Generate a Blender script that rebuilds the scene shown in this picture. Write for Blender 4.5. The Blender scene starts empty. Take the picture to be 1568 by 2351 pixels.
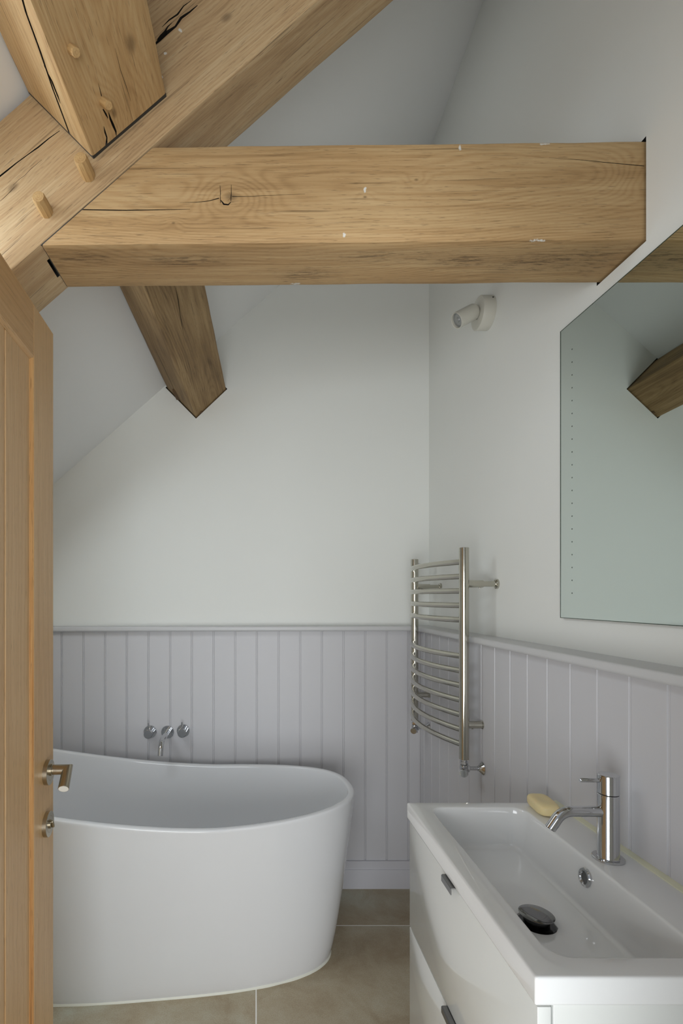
import bpy, bmesh, math, random
from mathutils import Vector, Matrix, noise
random.seed(4)
S = bpy.context.scene
COL = S.collection
PI = math.pi
V = Vector
# ------------------------------------------------------------------ helpers
def lin(c):
    return tuple(((x/255)/12.92 if x/255 <= .04045 else ((x/255+.055)/1.055)**2.4) for x in c) + (1.0,)

def wm(o):
    return (wm(o.parent) @ o.matrix_basis) if o.parent else o.matrix_basis.copy()

def obj(name, bm, mat, parent=None, frame=None, smooth=35, label=None):
    """bm holds world coordinates; frame = world matrix of the object"""
    me = bpy.data.meshes.new(name)
    bm.normal_update()
    bm.to_mesh(me); bm.free()
    o = bpy.data.objects.new(name, me); COL.objects.link(o)
    pm = Matrix.Identity(4)
    if parent:
        o.parent = parent; pm = wm(parent)
    if frame is not None:
        o.matrix_basis = pm.inverted() @ frame
        me.transform(frame.inverted())
    else:
        me.transform(pm.inverted())
    if isinstance(mat, (list, tuple)):
        for m in mat: me.materials.append(m)
    elif mat: me.materials.append(mat)
    if smooth:
        me.shade_smooth(); me.set_sharp_from_angle(angle=math.radians(smooth))
    if label: o['label'] = label
    return o

def thing(name, label, cat, loc, group=None):
    o = bpy.data.objects.new(name, None); COL.objects.link(o)
    o.location = loc; o.matrix_basis = Matrix.Translation(V(loc))
    o.empty_display_size = .05
    o['label'] = label; o['category'] = cat
    if group: o['group'] = group
    return o

def tag(o, label, cat, group=None):
    o['label'] = label; o['category'] = cat
    if group: o['group'] = group
    return o

def struct(o, label=None):
    o['kind'] = 'structure'
    if label: o['label'] = label
    return o

def add_box(bm, a, b, bev=0, seg=2, M=None):
    a, b = V(a), V(b)
    r = bmesh.ops.create_cube(bm, size=1)
    vs = r['verts']
    for v in vs:
        v.co = V(((a.x+b.x)/2 + v.co.x*(b.x-a.x), (a.y+b.y)/2 + v.co.y*(b.y-a.y), (a.z+b.z)/2 + v.co.z*(b.z-a.z)))
    if bev:
        es = list({e for v in vs for e in v.link_edges})
        g = bmesh.ops.bevel(bm, geom=es, offset=bev, segments=seg, profile=.5, affect='EDGES')
        vs = list({v for f in g['faces'] for v in f.verts} | {v for v in vs if v.is_valid})
    if M is not None:
        allv = set(vs)
        for v in list(vs):
            for f in v.link_faces: allv.update(f.verts)
        bmesh.ops.transform(bm, matrix=M, verts=list(allv))
    return bm

def box(a, b, bev=0, seg=2, M=None):
    return add_box(bmesh.new(), a, b, bev, seg, M)

def basis(axis, up=None):
    z = V(axis).normalized()
    u = V(up) if up else (V((0, 0, 1)) if abs(z.z) < .9 else V((1, 0, 0)))
    x = u.cross(z).normalized(); y = z.cross(x)
    return x, y, z

def add_lathe(bm, prof, origin, axis, n=40):
    """prof: list of (radius, height along axis); radius 0 closes"""
    x, y, z = basis(axis); o = V(origin)
    rings = []
    for r, h in prof:
        if r < 1e-6: rings.append([bm.verts.new(o + z*h)])
        else: rings.append([bm.verts.new(o + z*h + x*(r*math.cos(2*PI*k/n)) + y*(r*math.sin(2*PI*k/n))) for k in range(n)])
    for A, B in zip(rings, rings[1:]):
        if len(A) == 1 and len(B) == 1: continue
        for k in range(n):
            k2 = (k+1) % n
            if len(A) == 1: bm.faces.new((A[0], B[k2], B[k]))
            elif len(B) == 1: bm.faces.new((A[k], A[k2], B[0]))
            else: bm.faces.new((A[k], A[k2], B[k2], B[k]))
    bmesh.ops.recalc_face_normals(bm, faces=bm.faces[:])
    return bm

def lathe(prof, origin, axis, n=40):
    return add_lathe(bmesh.new(), prof, origin, axis, n)

def rod(r, h, e=.001, r0=None):
    """closed cylinder profile with softened ends"""
    return [(0, 0), (r-e, 0), (r, e), (r, h-e), (r-e, h), (0, h)]

def add_tube(bm, pts, r, n=20, cap=True):
    pts = [V(p) for p in pts]
    rs = r if isinstance(r, (list, tuple)) else [r]*len(pts)
    t0 = (pts[1]-pts[0]).normalized()
    x, y, _ = basis(t0)
    rings = []; prev = t0
    for i, p in enumerate(pts):
        if i == 0: t = t0
        elif i == len(pts)-1: t = (pts[-1]-pts[-2]).normalized()
        else: t = ((pts[i+1]-p).normalized() + (p-pts[i-1]).normalized()).normalized()
        q = prev.rotation_difference(t)
        x = q @ x; y = q @ y; prev = t
        rings.append([bm.verts.new(p + x*(rs[i]*math.cos(2*PI*k/n)) + y*(rs[i]*math.sin(2*PI*k/n))) for k in range(n)])
    for A, B in zip(rings, rings[1:]):
        for k in range(n):
            k2 = (k+1) % n
            bm.faces.new((A[k], A[k2], B[k2], B[k]))
    if cap:
        bm.faces.new(rings[0][::-1]); bm.faces.new(rings[-1])
    bmesh.ops.recalc_face_normals(bm, faces=bm.faces[:])
    return bm

def tube(pts, r, n=20):
    return add_tube(bmesh.new(), pts, r, n)

def loft(rings, cap0=True, cap1=True, bm=None):
    bm = bm or bmesh.new()
    R = [[bm.verts.new(V(p)) for p in ring] for ring in rings]
    n = len(R[0])
    for A, B in zip(R, R[1:]):
        for k in range(n):
            k2 = (k+1) % n
            bm.faces.new((A[k], A[k2], B[k2], B[k]))
    if cap0: bm.faces.new(R[0][::-1])
    if cap1: bm.faces.new(R[-1])
    bmesh.ops.recalc_face_normals(bm, faces=bm.faces[:])
    return bm

def prism(poly, d):
    d = V(d)
    return loft([poly, [V(p)+d for p in poly]])

def carve(o, cutters, inner=None):
    """boolean difference, applied; cutters are bmeshes in world coordinates"""
    if inner is not None: o.data.materials.append(inner)
    cs = []
    for bm in cutters:
        me = bpy.data.meshes.new('c'); bm.to_mesh(me); bm.free()
        if inner is not None:
            me.materials.append(inner)
        c = bpy.data.objects.new('c', me); COL.objects.link(c); cs.append(c)
        m = o.modifiers.new('b', 'BOOLEAN'); m.operation = 'DIFFERENCE'; m.object = c; m.solver = 'EXACT'
        if inner is not None: m.material_mode = 'TRANSFER'
    bpy.context.view_layer.update()
    dg = bpy.context.evaluated_depsgraph_get()
    me = bpy.data.meshes.new_from_object(o.evaluated_get(dg))
    o.modifiers.clear(); old = o.data; o.data = me; me.name = o.name
    bpy.data.meshes.remove(old)
    for c in cs:
        m = c.data; bpy.data.objects.remove(c); bpy.data.meshes.remove(m)
    me.shade_smooth(); me.set_sharp_from_angle(angle=math.radians(35))
    return o

def crack(pts, n, w, depth=.02):
    """wedge cutter following pts on a face with outward normal n; w = half widths"""
    pts = [V(p) for p in pts]; n = V(n).normalized()
    ws = w if isinstance(w, (list, tuple)) else [.0003] + [w]*(len(pts)-2) + [.0003]
    rings = []
    for i, p in enumerate(pts):
        t = (pts[min(i+1, len(pts)-1)] - pts[max(i-1, 0)]).normalized()
        s = n.cross(t).normalized()
        d = depth if 0 < i < len(pts)-1 else depth*.4
        rings.append([p + s*ws[i] + n*.004, p - s*ws[i] + n*.004, p - s*ws[i]*.4 - n*d, p + s*ws[i]*.4 - n*d])
    return loft(rings)

# ------------------------------------------------------------------ camera constants (plain perspective)
F, CX, CY, ZC = 1203.0, 588.0, 1370.0, 1.34
def at(u, v, Y):                       # point of the place at distance Y
    return V(((u-CX)/F*Y, Y, ZC-(v-CY)/F*Y))

# ------------------------------------------------------------------ materials
class NT:
    def __init__(s, name):
        s.m = bpy.data.materials.new(name); s.m.use_nodes = True
        s.t = s.m.node_tree; s.n = s.t.nodes; s.n.clear()
        s.out = s.n.new('ShaderNodeOutputMaterial'); s.p = s.n.new('ShaderNodeBsdfPrincipled')
        s.L(s.p.outputs[0], s.out.inputs[0])
    def L(s, a, b): s.t.links.new(a, b)
    def put(s, v, i):
        if hasattr(v, 'is_linked') or isinstance(v, bpy.types.NodeSocket): s.L(v, i)
        else: i.default_value = v
    def M(s, op, a, b=0.0, c=None, clamp=False):
        n = s.n.new('ShaderNodeMath'); n.operation = op; n.use_clamp = clamp
        s.put(a, n.inputs[0]); s.put(b, n.inputs[1])
        if c is not None: s.put(c, n.inputs[2])
        return n.outputs[0]
    def VM(s, op, a, b=(0, 0, 0)):
        n = s.n.new('ShaderNodeVectorMath'); n.operation = op
        s.put(a, n.inputs[0]); s.put(b, n.inputs[1])
        return n.outputs['Value'] if op in ('LENGTH', 'DISTANCE', 'DOT_PRODUCT') else n.outputs[0]
    def coord(s, kind='Object'):
        return s.n.new('ShaderNodeTexCoord').outputs[kind]
    def noise(s, vec, scale=1.0, detail=2.0, rough=.5, dist=0.0):
        n = s.n.new('ShaderNodeTexNoise'); s.put(vec, n.inputs['Vector'])
        n.inputs['Scale'].default_value = scale; n.inputs['Detail'].default_value = detail
        n.inputs['Roughness'].default_value = rough; n.inputs['Distortion'].default_value = dist
        return n.outputs['Fac']
    def ramp(s, fac, stops, interp='LINEAR'):
        n = s.n.new('ShaderNodeValToRGB'); s.put(fac, n.inputs[0]); cr = n.color_ramp; cr.interpolation = interp
        while len(cr.elements) < len(stops): cr.elements.new(.5)
        for e, (p, c) in zip(cr.elements, stops):
            e.position = p; e.color = c if len(c) == 4 else lin(c)
        return n.outputs[0]
    def smooth(s, v, lo, hi):
        n = s.n.new('ShaderNodeMapRange'); n.interpolation_type = 'SMOOTHSTEP'
        s.put(v, n.inputs[0]); n.inputs[1].default_value = lo; n.inputs[2].default_value = hi
        return n.outputs[0]
    def mix(s, fac, a, b, mode='MIX'):
        n = s.n.new('ShaderNodeMix'); n.data_type = 'RGBA'; n.blend_type = mode
        s.put(fac, n.inputs[0]); s.put(a, n.inputs[6]); s.put(b, n.inputs[7])
        return n.outputs[2]
    def bump(s, h, strength=.2, dist=.002):
        n = s.n.new('ShaderNodeBump'); n.inputs['Strength'].default_value = strength
        n.inputs['Distance'].default_value = dist; s.L(h, n.inputs['Height'])
        s.L(n.outputs[0], s.p.inputs['Normal'])

def plain(name, rgb, rough=.5, metal=0.0, coat=0.0, var=0.0, bumps=None, spec=.5):
    t = NT(name); c = lin(rgb)
    if var:
        f = t.noise(t.coord(), 3.0, 4.0)
        d = tuple(x*(1-var) for x in c[:3]) + (1,)
        t.L(t.ramp(f, [(.3, d), (.7, c)]), t.p.inputs['Base Color'])
    else: t.p.inputs['Base Color'].default_value = c
    t.p.inputs['Roughness'].default_value = rough; t.p.inputs['Metallic'].default_value = metal
    t.p.inputs['Specular IOR Level'].default_value = spec
    if coat: t.p.inputs['Coat Weight'].default_value = coat; t.p.inputs['Coat Roughness'].default_value = .04
    if bumps:
        t.bump(t.noise(t.coord(), bumps[0], 3.0), bumps[1], bumps[2])
    return t.m

def oak(name, light, mid, dark, centre=(0, 0), knots=(), stains=(), paint=(), ringw=.17, ring=1100., axis='X', seed=0., streak=.6, rough=.62, blot=.5, fine=.5, grey=0., warpamp=.055):
    """sawn oak; grain runs along local axis"""
    t = NT(name)
    co = t.coord()
    sep = t.n.new('ShaderNodeSeparateXYZ'); t.L(co, sep.inputs[0])
    X, Y, Z = sep.outputs
    if axis == 'Z': X, Y, Z = Z, Y, X
    comb = t.n.new('ShaderNodeCombineXYZ'); t.L(X, comb.inputs[0]); t.L(Y, comb.inputs[1]); t.L(Z, comb.inputs[2])
    p = t.VM('ADD', comb.outputs[0], (seed, 0, 0))
    praw = comb.outputs[0]
    # ring distance field
    wob1 = t.noise(t.VM('MULTIPLY', p, (1.3, 5, 5)), 1.0, 2.0)
    wob2 = t.noise(t.VM('MULTIPLY', p, (5, 22, 22)), 1.0, 2.0)
    cx = t.noise(t.VM('MULTIPLY', p, (.9, 0, 0)), 1.0, 1.0)
    y = t.M('ADD', t.M('SUBTRACT', Y, centre[0]), t.M('MULTIPLY', t.M('SUBTRACT', cx, .5), .10))
    z = t.M('SUBTRACT', Z, centre[1])
    r = t.M('SQRT', t.M('ADD', t.M('MULTIPLY', y, y), t.M('MULTIPLY', z, z)))
    r = t.M('ADD', r, t.M('MULTIPLY', t.M('SUBTRACT', wob1, .5), warpamp))
    r = t.M('ADD', r, t.M('MULTIPLY', t.M('SUBTRACT', wob2, .5), .007))
    kd = None
    for (kx, ky, kz, amp, sig) in knots:
        q = t.VM('MULTIPLY', t.VM('SUBTRACT', praw, (kx, ky, kz)), (.6, 1, 1))
        d = t.VM('LENGTH', q)
        g = t.M('EXPONENT', t.M('MULTIPLY', t.M('MULTIPLY', d, d), -1/(sig*sig)))
        r = t.M('ADD', r, t.M('MULTIPLY', g, amp))
        core = t.M('SUBTRACT', 1.0, t.smooth(d, sig*.05, sig*.28))
        kd = core if kd is None else t.M('MAXIMUM', kd, core)
    ph = t.M('MULTIPLY', r, ring)
    s1 = t.M('ADD', t.M('MULTIPLY', t.M('SINE', ph), .5), .5)
    s1 = t.M('POWER', s1, 1.8)
    rw = t.M('MULTIPLY', t.noise(t.VM('MULTIPLY', p, (3, 14, 14)), 1.0, 2.0), ringw*2)
    fib = t.noise(t.VM('MULTIPLY', p, (7, 330, 330)), 1.0, 3.0, .6)
    med = t.noise(t.VM('MULTIPLY', p, (2.2, 60, 60)), 1.0, 3.0, .6)
    big = t.noise(t.VM('MULTIPLY', p, (2.0, 9, 9)), 1.0, 3.0, .55)
    pore = t.smooth(t.noise(t.VM('MULTIPLY', p, (28, 620, 620)), 1.0, 2.0, .6), .60, .72)
    long_ = t.smooth(t.noise(t.VM('MULTIPLY', p, (4, 150, 150)), 1.0, 2.0, .5), .64, .76)
    a = t.M('ADD', t.M('MULTIPLY', s1, rw), t.M('MULTIPLY', t.M('SUBTRACT', fib, .5), fine*1.2))
    a = t.M('ADD', a, t.M('MULTIPLY', t.M('SUBTRACT', med, .5), streak*1.6))
    a = t.M('ADD', a, t.M('MULTIPLY', t.M('SUBTRACT', big, .5), blot*1.6))
    a = t.M('ADD', a, .36)
    col = t.ramp(a, [(.05, light), (.5, mid), (1.0, dark)])
    dk = lin(tuple(x*.55 for x in dark))
    col = t.mix(t.M('MULTIPLY', pore, .5), col, dk)
    col = t.mix(t.M('MULTIPLY', long_, .45), col, dk)
    if kd is not None: col = t.mix(t.M('MULTIPLY', kd, .55), col, lin(tuple(x*.6 for x in dark)))
    for (kx, ky, kz, sx, sr, f) in stains:          # dark weather / handling marks
        q = t.VM('MULTIPLY', t.VM('SUBTRACT', praw, (kx, ky, kz)), (1/sx, 1/sr, 1/sr))
        g = t.M('SUBTRACT', 1.0, t.smooth(t.VM('LENGTH', q), .25, 1.3))
        fl = t.noise(t.VM('MULTIPLY', p, (26, 190, 190)), 1.0, 4.0, .7)
        g2 = t.smooth(t.M('ADD', fl, t.M('MULTIPLY', g, .16)), .62, .78)
        gg = t.M('ADD', t.M('MULTIPLY', t.M('MULTIPLY', g, g2), f*.62), t.M('MULTIPLY', g, f*.14))
        col = t.mix(gg, col, lin((78, 60, 42)))
    for (kx, ky, kz, sx, sr) in paint:              # flecks of white wall paint
        q = t.VM('MULTIPLY', t.VM('SUBTRACT', praw, (kx, ky, kz)), (1/sx, 1/sr, 1/sr))
        d = t.M('ADD', t.VM('LENGTH', q), t.M('MULTIPLY', t.M('SUBTRACT', t.noise(p, 160., 2.), .5), 2.2))
        g = t.M('SUBTRACT', 1.0, t.smooth(d, .5, 1.0))
        col = t.mix(t.M('MULTIPLY', g, .85), col, lin((225, 224, 218)))
    if grey: col = t.mix(grey, col, lin((120, 112, 98)))
    t.L(col, t.p.inputs['Base Color'])
    t.p.inputs['Roughness'].default_value = rough
    t.p.inputs['Specular IOR Level'].default_value = .3
    h = t.M('SUBTRACT', t.M('MULTIPLY', fib, .6), t.M('ADD', pore, long_))
    t.bump(h, .35, .0012)
    return t.m

def plaster(name, rgb):
    t = NT(name); c = lin(rgb)
    f = t.noise(t.coord(), 1.2, 3.0)
    t.L(t.ramp(f, [(.3, tuple(x*.975 for x in c[:3])+(1,)), (.7, c)]), t.p.inputs['Base Color'])
    t.p.inputs['Roughness'].default_value = .85; t.p.inputs['Specular IOR Level'].default_value = .25
    h = t.M('ADD', t.M('MULTIPLY', t.noise(t.coord(), 5., 2.), .7), t.M('MULTIPLY', t.noise(t.coord(), 420., 2.), .05))
    t.bump(h, .25, .004)
    return t.m

def tile_floor():
    t = NT('stone_tile')
    co = t.coord(); sep = t.n.new('ShaderNodeSeparateXYZ'); t.L(co, sep.inputs[0])
    X, Y, _ = sep.outputs
    P = .6; PW = .9
    row = t.M('FLOOR', t.M('DIVIDE', t.M('SUBTRACT', Y, 2.135), P))
    off = t.M('MULTIPLY', t.M('ABSOLUTE', t.M('MODULO', row, 2.0)), .0)
    off = t.M('MULTIPLY', t.M('PINGPONG', t.M('ADD', row, 1.0), 1.0), .6)
    fx = t.M('FRACT', t.M('DIVIDE', t.M('ADD', X, t.M('ADD', off, 9.0)), PW))
    fy = t.M('FRACT', t.M('DIVIDE', t.M('SUBTRACT', Y, 2.135-6.0), P))
    ex = t.M('MULTIPLY', t.M('MINIMUM', fx, t.M('SUBTRACT', 1.0, fx)), PW)
    ey = t.M('MULTIPLY', t.M('MINIMUM', fy, t.M('SUBTRACT', 1.0, fy)), P)
    g = t.M('LESS_THAN', t.M('MINIMUM', ex, ey), .0021)
    ix = t.M('FLOOR', t.M('DIVIDE', t.M('ADD', X, t.M('ADD', off, 9.0)), PW))
    cmb = t.n.new('ShaderNodeCombineXYZ'); t.L(t.M('MULTIPLY', ix, 7.3), cmb.inputs[2]); t.L(t.M('MULTIPLY', row, 3.1), cmb.inputs[0])
    p = t.VM('ADD', co, cmb.outputs[0])
    a = t.noise(p, 5.5, 5., .62, .6); b = t.noise(p, 2.4, 3., .5); c = t.noise(p, 300., 2., .7); d = t.noise(p, 45., 3., .7)
    m = t.M('ADD', t.M('MULTIPLY', a, .75), t.M('MULTIPLY', t.M('SUBTRACT', c, .5), .5))
    m = t.M('ADD', m, t.M('MULTIPLY', t.M('SUBTRACT', d, .5), .15))
    col = t.ramp(m, [(.22, (160, 143, 116)), (.38, (176, 162, 136)), (.52, (188, 180, 158))])
    col = t.mix(t.smooth(b, .5, .68), col, t.ramp(m, [(.22, (168, 154, 128)), (.5, (190, 190, 172))]))
    speck = t.smooth(t.noise(p, 130., 1.), .74, .8)
    col = t.mix(t.M('MULTIPLY', speck, .35), col, lin((190, 190, 170)))
    col = t.mix(g, col, lin((246, 244, 238)))
    t.L(col, t.p.inputs['Base Color']); t.p.inputs['Roughness'].default_value = .5
    t.bump(t.M('ADD', t.M('MULTIPLY', g, -1.0), t.M('MULTIPLY', c, .08)), .3, .001)
    return t.m

WALL = plaster('white_wall_paint', (239, 240, 236))
CEIL = plaster('ceiling_paint', (243, 243, 242))
PANEL = plain('lilac_grey_panel_paint', (207, 206, 209), .45, bumps=(60., .03, .002))
SKIRT = plain('skirting_paint', (205, 204, 209), .45)
RAIL = plain('dado_paint', (206, 206, 207), .4)
FLOOR = tile_floor()
BATHW = plain('bath_acrylic', (232, 233, 235), .09, coat=.3)
CERAM = plain('white_ceramic', (238, 239, 239), .09, coat=.6)
LACQ = plain('white_gloss_lacquer', (226, 228, 225), .10, coat=.5)
CHROME = plain('polished_chrome', (200, 201, 203), .06, 1.0)
STEEL = plain('polished_steel', (190, 187, 176), .13, 1.0)
BRUSH = plain('satin_nickel', (185, 176, 158), .27, 1.0)
TIPM = plain('tip_highlight', (240, 238, 230), .35, .0)  # white non-metal, a bright reflection painted onto the lever end
PLUG = plain('grey_chrome', (128, 128, 128), .1, 1.0)  # mid grey chrome for the plug cap
DKCH = plain('dark_chrome', (62, 62, 62), .12, 1.0)
HANDLE = plain('brushed_handle_metal', (128, 128, 128), .3, 1.0)
BLACK = plain('black_rubber', (18, 18, 18), .6)  # plain black for the spotlight's fixing screw
SEAL = plain('silicone_sealant', (232, 232, 220), .4)
SEALY = plain('yellowed_sealant', (222, 221, 196), .4)
SOAP = plain('cream_soap', (246, 226, 172), .4)
SOAP.node_tree.nodes['Principled BSDF'].inputs['Subsurface Weight'].default_value = .25
SOAP.node_tree.nodes['Principled BSDF'].inputs['Subsurface Radius'].default_value = (.01, .006, .003)
SPOT = plain('white_lamp_metal', (214, 212, 202), .45)
LENS = plain('lamp_lens', (150, 152, 150), .12, coat=.5)
LEDD = plain('dark_lamp_dot', (60, 72, 64), .3)
MEDGE = plain('mirror_glass_edge', (60, 74, 62), .15)
GAP = plain('dark_void', (16, 14, 11), .9)
CRK = plain('crack_shade', (30, 22, 14), .9)  # near-black inner faces, crack shade put into the colour
m_ = NT('mirror_silver')
m_.p.inputs['Base Color'].default_value = lin((210, 219, 215)); m_.p.inputs['Metallic'].default_value = 1.0
m_.p.inputs['Roughness'].default_value = .01; MIRROR = m_.m
g_ = NT('window_glass')
tr = g_.n.new('ShaderNodeBsdfTransparent'); tr.inputs[0].default_value = (.95, .97, .98, 1)
gl = g_.n.new('ShaderNodeBsdfGlossy'); gl.inputs['Roughness'].default_value = .02
mx = g_.n.new('ShaderNodeMixShader'); mx.inputs[0].default_value = .06
g_.L(tr.outputs[0], mx.inputs[1]); g_.L(gl.outputs[0], mx.inputs[2]); g_.L(mx.outputs[0], g_.out.inputs[0]); GLASS = g_.m

# ------------------------------------------------------------------ room shell
XR, YB = .8085, 2.45                    # plaster faces
XPL, YPL = .758, 2.42                   # panelling faces
XL, YF = -1.35, .38
def zc_(x, y): return 2.70 + .88*x - .087*(y-2.45)
# timber geometry (corner points on truss face y=1.0904 and on back wall y=2.45)
YT = 1.0904; YT2 = 1.2438
PA, PB, PC = V((-.474, YT, 2.387)), V((-.338, YT, 2.249)), V((-.185, YT, 2.3805))
QA, QB, QC = V((-.4175, YB, 2.3175)), V((-.281, YB, 2.179)), V((-.1405, YB, 2.3115))
PD, QD = PA+PC-PB, QA+QC-QB
def onp(i, y):
    P = (PA, PB, PC, PD)[i]; Q = (QA, QB, QC, QD)[i]
    return P + (Q-P)*((y-YT)/(YB-YT))
def grow(poly, d):
    c = sum(poly, V())/len(poly)
    return [p + (p-c).normalized()*d for p in poly]

fl = struct(obj('floor', box((XL-.1, -2.0, -.05), (XR+.1, YB+.1, 0)), FLOOR, smooth=0), 'brown grey stone tiled floor with pale grout')
wr = struct(obj('wall_right', box((XR, YF-.1, -.05), (XR+.12, YB+.12, 3.75)), WALL, smooth=0), 'white plaster right wall')
wb = struct(obj('wall_back', box((XL-.1, YB, -.05), (XR, YB+.12, 3.75)), WALL, smooth=0), 'white plaster back wall')
wl = struct(obj('wall_left', box((XL-.1, YF-.1, -.05), (XL, YB, 1.9)), WALL, smooth=0), 'low white wall under the sloping ceiling')
# front wall with the doorway the photograph is taken through
DX0, DX1, DZ = -.43, .43, 2.42  # opening made taller than the door to let light reach the ceiling
bm = bmesh.new()
add_box(bm, (XL, YF-.1, 0), (DX0, YF, 3.75)); add_box(bm, (DX1, YF-.1, 0), (XR, YF, 3.75)); add_box(bm, (DX0, YF-.1, DZ), (DX1, YF, 3.75))
wf = struct(obj('wall_front', bm, WALL, smooth=0))
bm = bmesh.new()
add_box(bm, (DX0, YF-.11, 0), (DX0+.025, YF+.008, DZ), .002); add_box(bm, (DX1-.025, YF-.11, 0), (DX1, YF+.008, DZ), .002); add_box(bm, (DX0, YF-.11, DZ-.025), (DX1, YF+.008, DZ), .002)
add_box(bm, (DX0+.025, YF-.105, 1.945), (DX1-.025, YF-.01, 1.985), .002)      # added transom bar, unseen, below the extra opening above the door leaf
struct(obj('trim_5', bm, RAIL))
# sloping ceiling slab
x0, x1, y0, y1 = XL-.1, XR, YF-.1, YB
poly = [V((x0, y0, zc_(x0, y0))), V((x1, y0, zc_(x1, y0))), V((x1, y1, zc_(x1, y1))), V((x0, y1, zc_(x0, y1)))]
ce = struct(obj('ceiling', prism(poly, (0, 0, .2)), CEIL, smooth=0), 'white sloping ceiling')
# roof window opening over the door side
wx0, wx1, wy0, wy1 = -1.22, -.68, .50, 1.53
def wedge(xa, xb, ya, yb, dz0, dz1):
    return loft([[V((x, y, zc_(x, y)+dz)) for x, y in ((xa, ya), (xb, ya), (xb, yb), (xa, yb))] for dz in (dz0, dz1)])
carve(ce, [wedge(wx0, wx1, wy0, wy1, -.1, .3)])
win = struct(obj('window_1', wedge(wx0+.03, wx1-.03, wy0+.03, wy1-.03, .14, .146), GLASS, smooth=0), 'roof window pane')
bm = bmesh.new()
for xa, xb, ya, yb in ((wx0, wx0+.03, wy0, wy1), (wx1-.03, wx1, wy0, wy1), (wx0+.03, wx1-.03, wy0, wy0+.03), (wx0+.03, wx1-.03, wy1-.03, wy1)):
    loft([[V((x, y, zc_(x, y)+dz)) for x, y in ((xa, ya), (xb, ya), (xb, yb), (xa, yb))] for dz in (.12, .17)], bm=bm)
obj('window_frame', bm, RAIL, win)
# pockets that receive the timbers
carve(wb, [loft([grow([onp(i, y) for i in range(4)], .006) for y in (YB-.05, YB+.06)])], GAP)

# tongue and groove panelling: bead profile at every joint
def panel_profile(x0, x1, joints):
    pts = [(x0, 0.)]
    for j in joints:
        for dx, d in ((-.0046, 0), (-.0042, -.0034), (-.0030, -.0034), (-.0025, -.0008), (.0010, -.0008), (.0015, -.0034), (.0031, -.0034), (.0046, 0)):
            if x0 < j+dx < x1: pts.append((j+dx, d))
    pts.append((x1, 0.))
    return pts
def panelling(pts, mapf, backf, z0, z1):
    bm = bmesh.new()
    lo = [bm.verts.new(mapf(a, d, z0)) for a, d in pts]; hi = [bm.verts.new(mapf(a, d, z1)) for a, d in pts]
    for i in range(len(pts)-1): bm.faces.new((lo[i], lo[i+1], hi[i+1], hi[i]))
    e = [bm.verts.new(backf(pts[0][0], z0)), bm.verts.new(backf(pts[-1][0], z0)), bm.verts.new(backf(pts[-1][0], z1)), bm.verts.new(backf(pts[0][0], z1))]
    bm.faces.new(e); bm.faces.new((lo[0], hi[0], e[3], e[0])); bm.faces.new((lo[-1], hi[-1], e[2], e[1]))
    bm.faces.new(hi + [e[2], e[3]]); bm.faces.new(lo + [e[1], e[0]])
    bmesh.ops.recalc_face_normals(bm, faces=bm.faces[:])
    return bm
ZTOP = 1.183
pb = panel_profile(XL, XPL, [.7035-.1*k for k in range(20, -1, -1)])
struct(obj('trim_1', panelling(pb, lambda a, d, z: V((a, YPL-d, z)), lambda a, z: V((a, YB, z)), 0, ZTOP), PANEL, smooth=0),
       'lilac grey tongue and groove panelling on the back wall')
pr = panel_profile(YF+.001, YPL-.002, [2.363-.1*k for k in range(19, -1, -1)])
struct(obj('trim_2', panelling(pr, lambda a, d, z: V((XPL-d, a, z)), lambda a, z: V((XR, a, z)), 0, ZTOP), PANEL, smooth=0),
       'lilac grey tongue and groove panelling on the right wall')
# dado rails with a rounded nose
def nose(d0, d1, z0, z1, n=8):
    """profile (d = distance from plaster, z)"""
    r0, r1 = .009, .0055
    pts = [(d0, z0)]
    for k in range(n+1):
        a = -PI/2 + PI/2*k/n
        pts.append((d1-r0+r0*math.cos(a), z0+r0+r0*math.sin(a)))
    for k in range(n+1):
        a = PI/2*k/n
        pts.append((d1-r1+r1*math.cos(a), z1-r1+r1*math.sin(a)))
    pts.append((d0, z1)); return pts
ZR0, ZR1 = 1.183, 1.206
npb = nose(0, .062, ZR0, ZR1)
struct(obj('trim_3', loft([[V((x, YB-d, z-(.004 if x < -1 else 0))) for d, z in npb] for x in (XL, XR)]), RAIL), 'rounded dado rail on the back wall')
npr = nose(0, .083, ZR0, ZR1)
struct(obj('trim_4', loft([[V((XR-d, y, z)) for d, z in npr] for y in (YF, YB-.0005)]), RAIL), 'rounded dado rail on the right wall')
# skirting
def skirt_back(x):
    return [V((x, YPL, 0)), V((x, YPL-.018, 0)), V((x, YPL-.018, .082)), V((x, YPL-.0165, .0865)), V((x, YPL-.013, .0868)), V((x, YPL-.012, .09)), V((x, YPL-.012, .120)), V((x, YPL-.010, .1235)), V((x, YPL, .1235))]
struct(obj('baseboard_back', loft([skirt_back(XL), skirt_back(XPL)]), SKIRT, smooth=20), 'stepped skirting board on the back wall')
struct(obj('baseboard_right', loft([[V((XPL+(p.y-YPL), y, p.z)) for p in skirt_back(0)] for y in (YF, YPL-.02)]), SKIRT, smooth=20))

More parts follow.
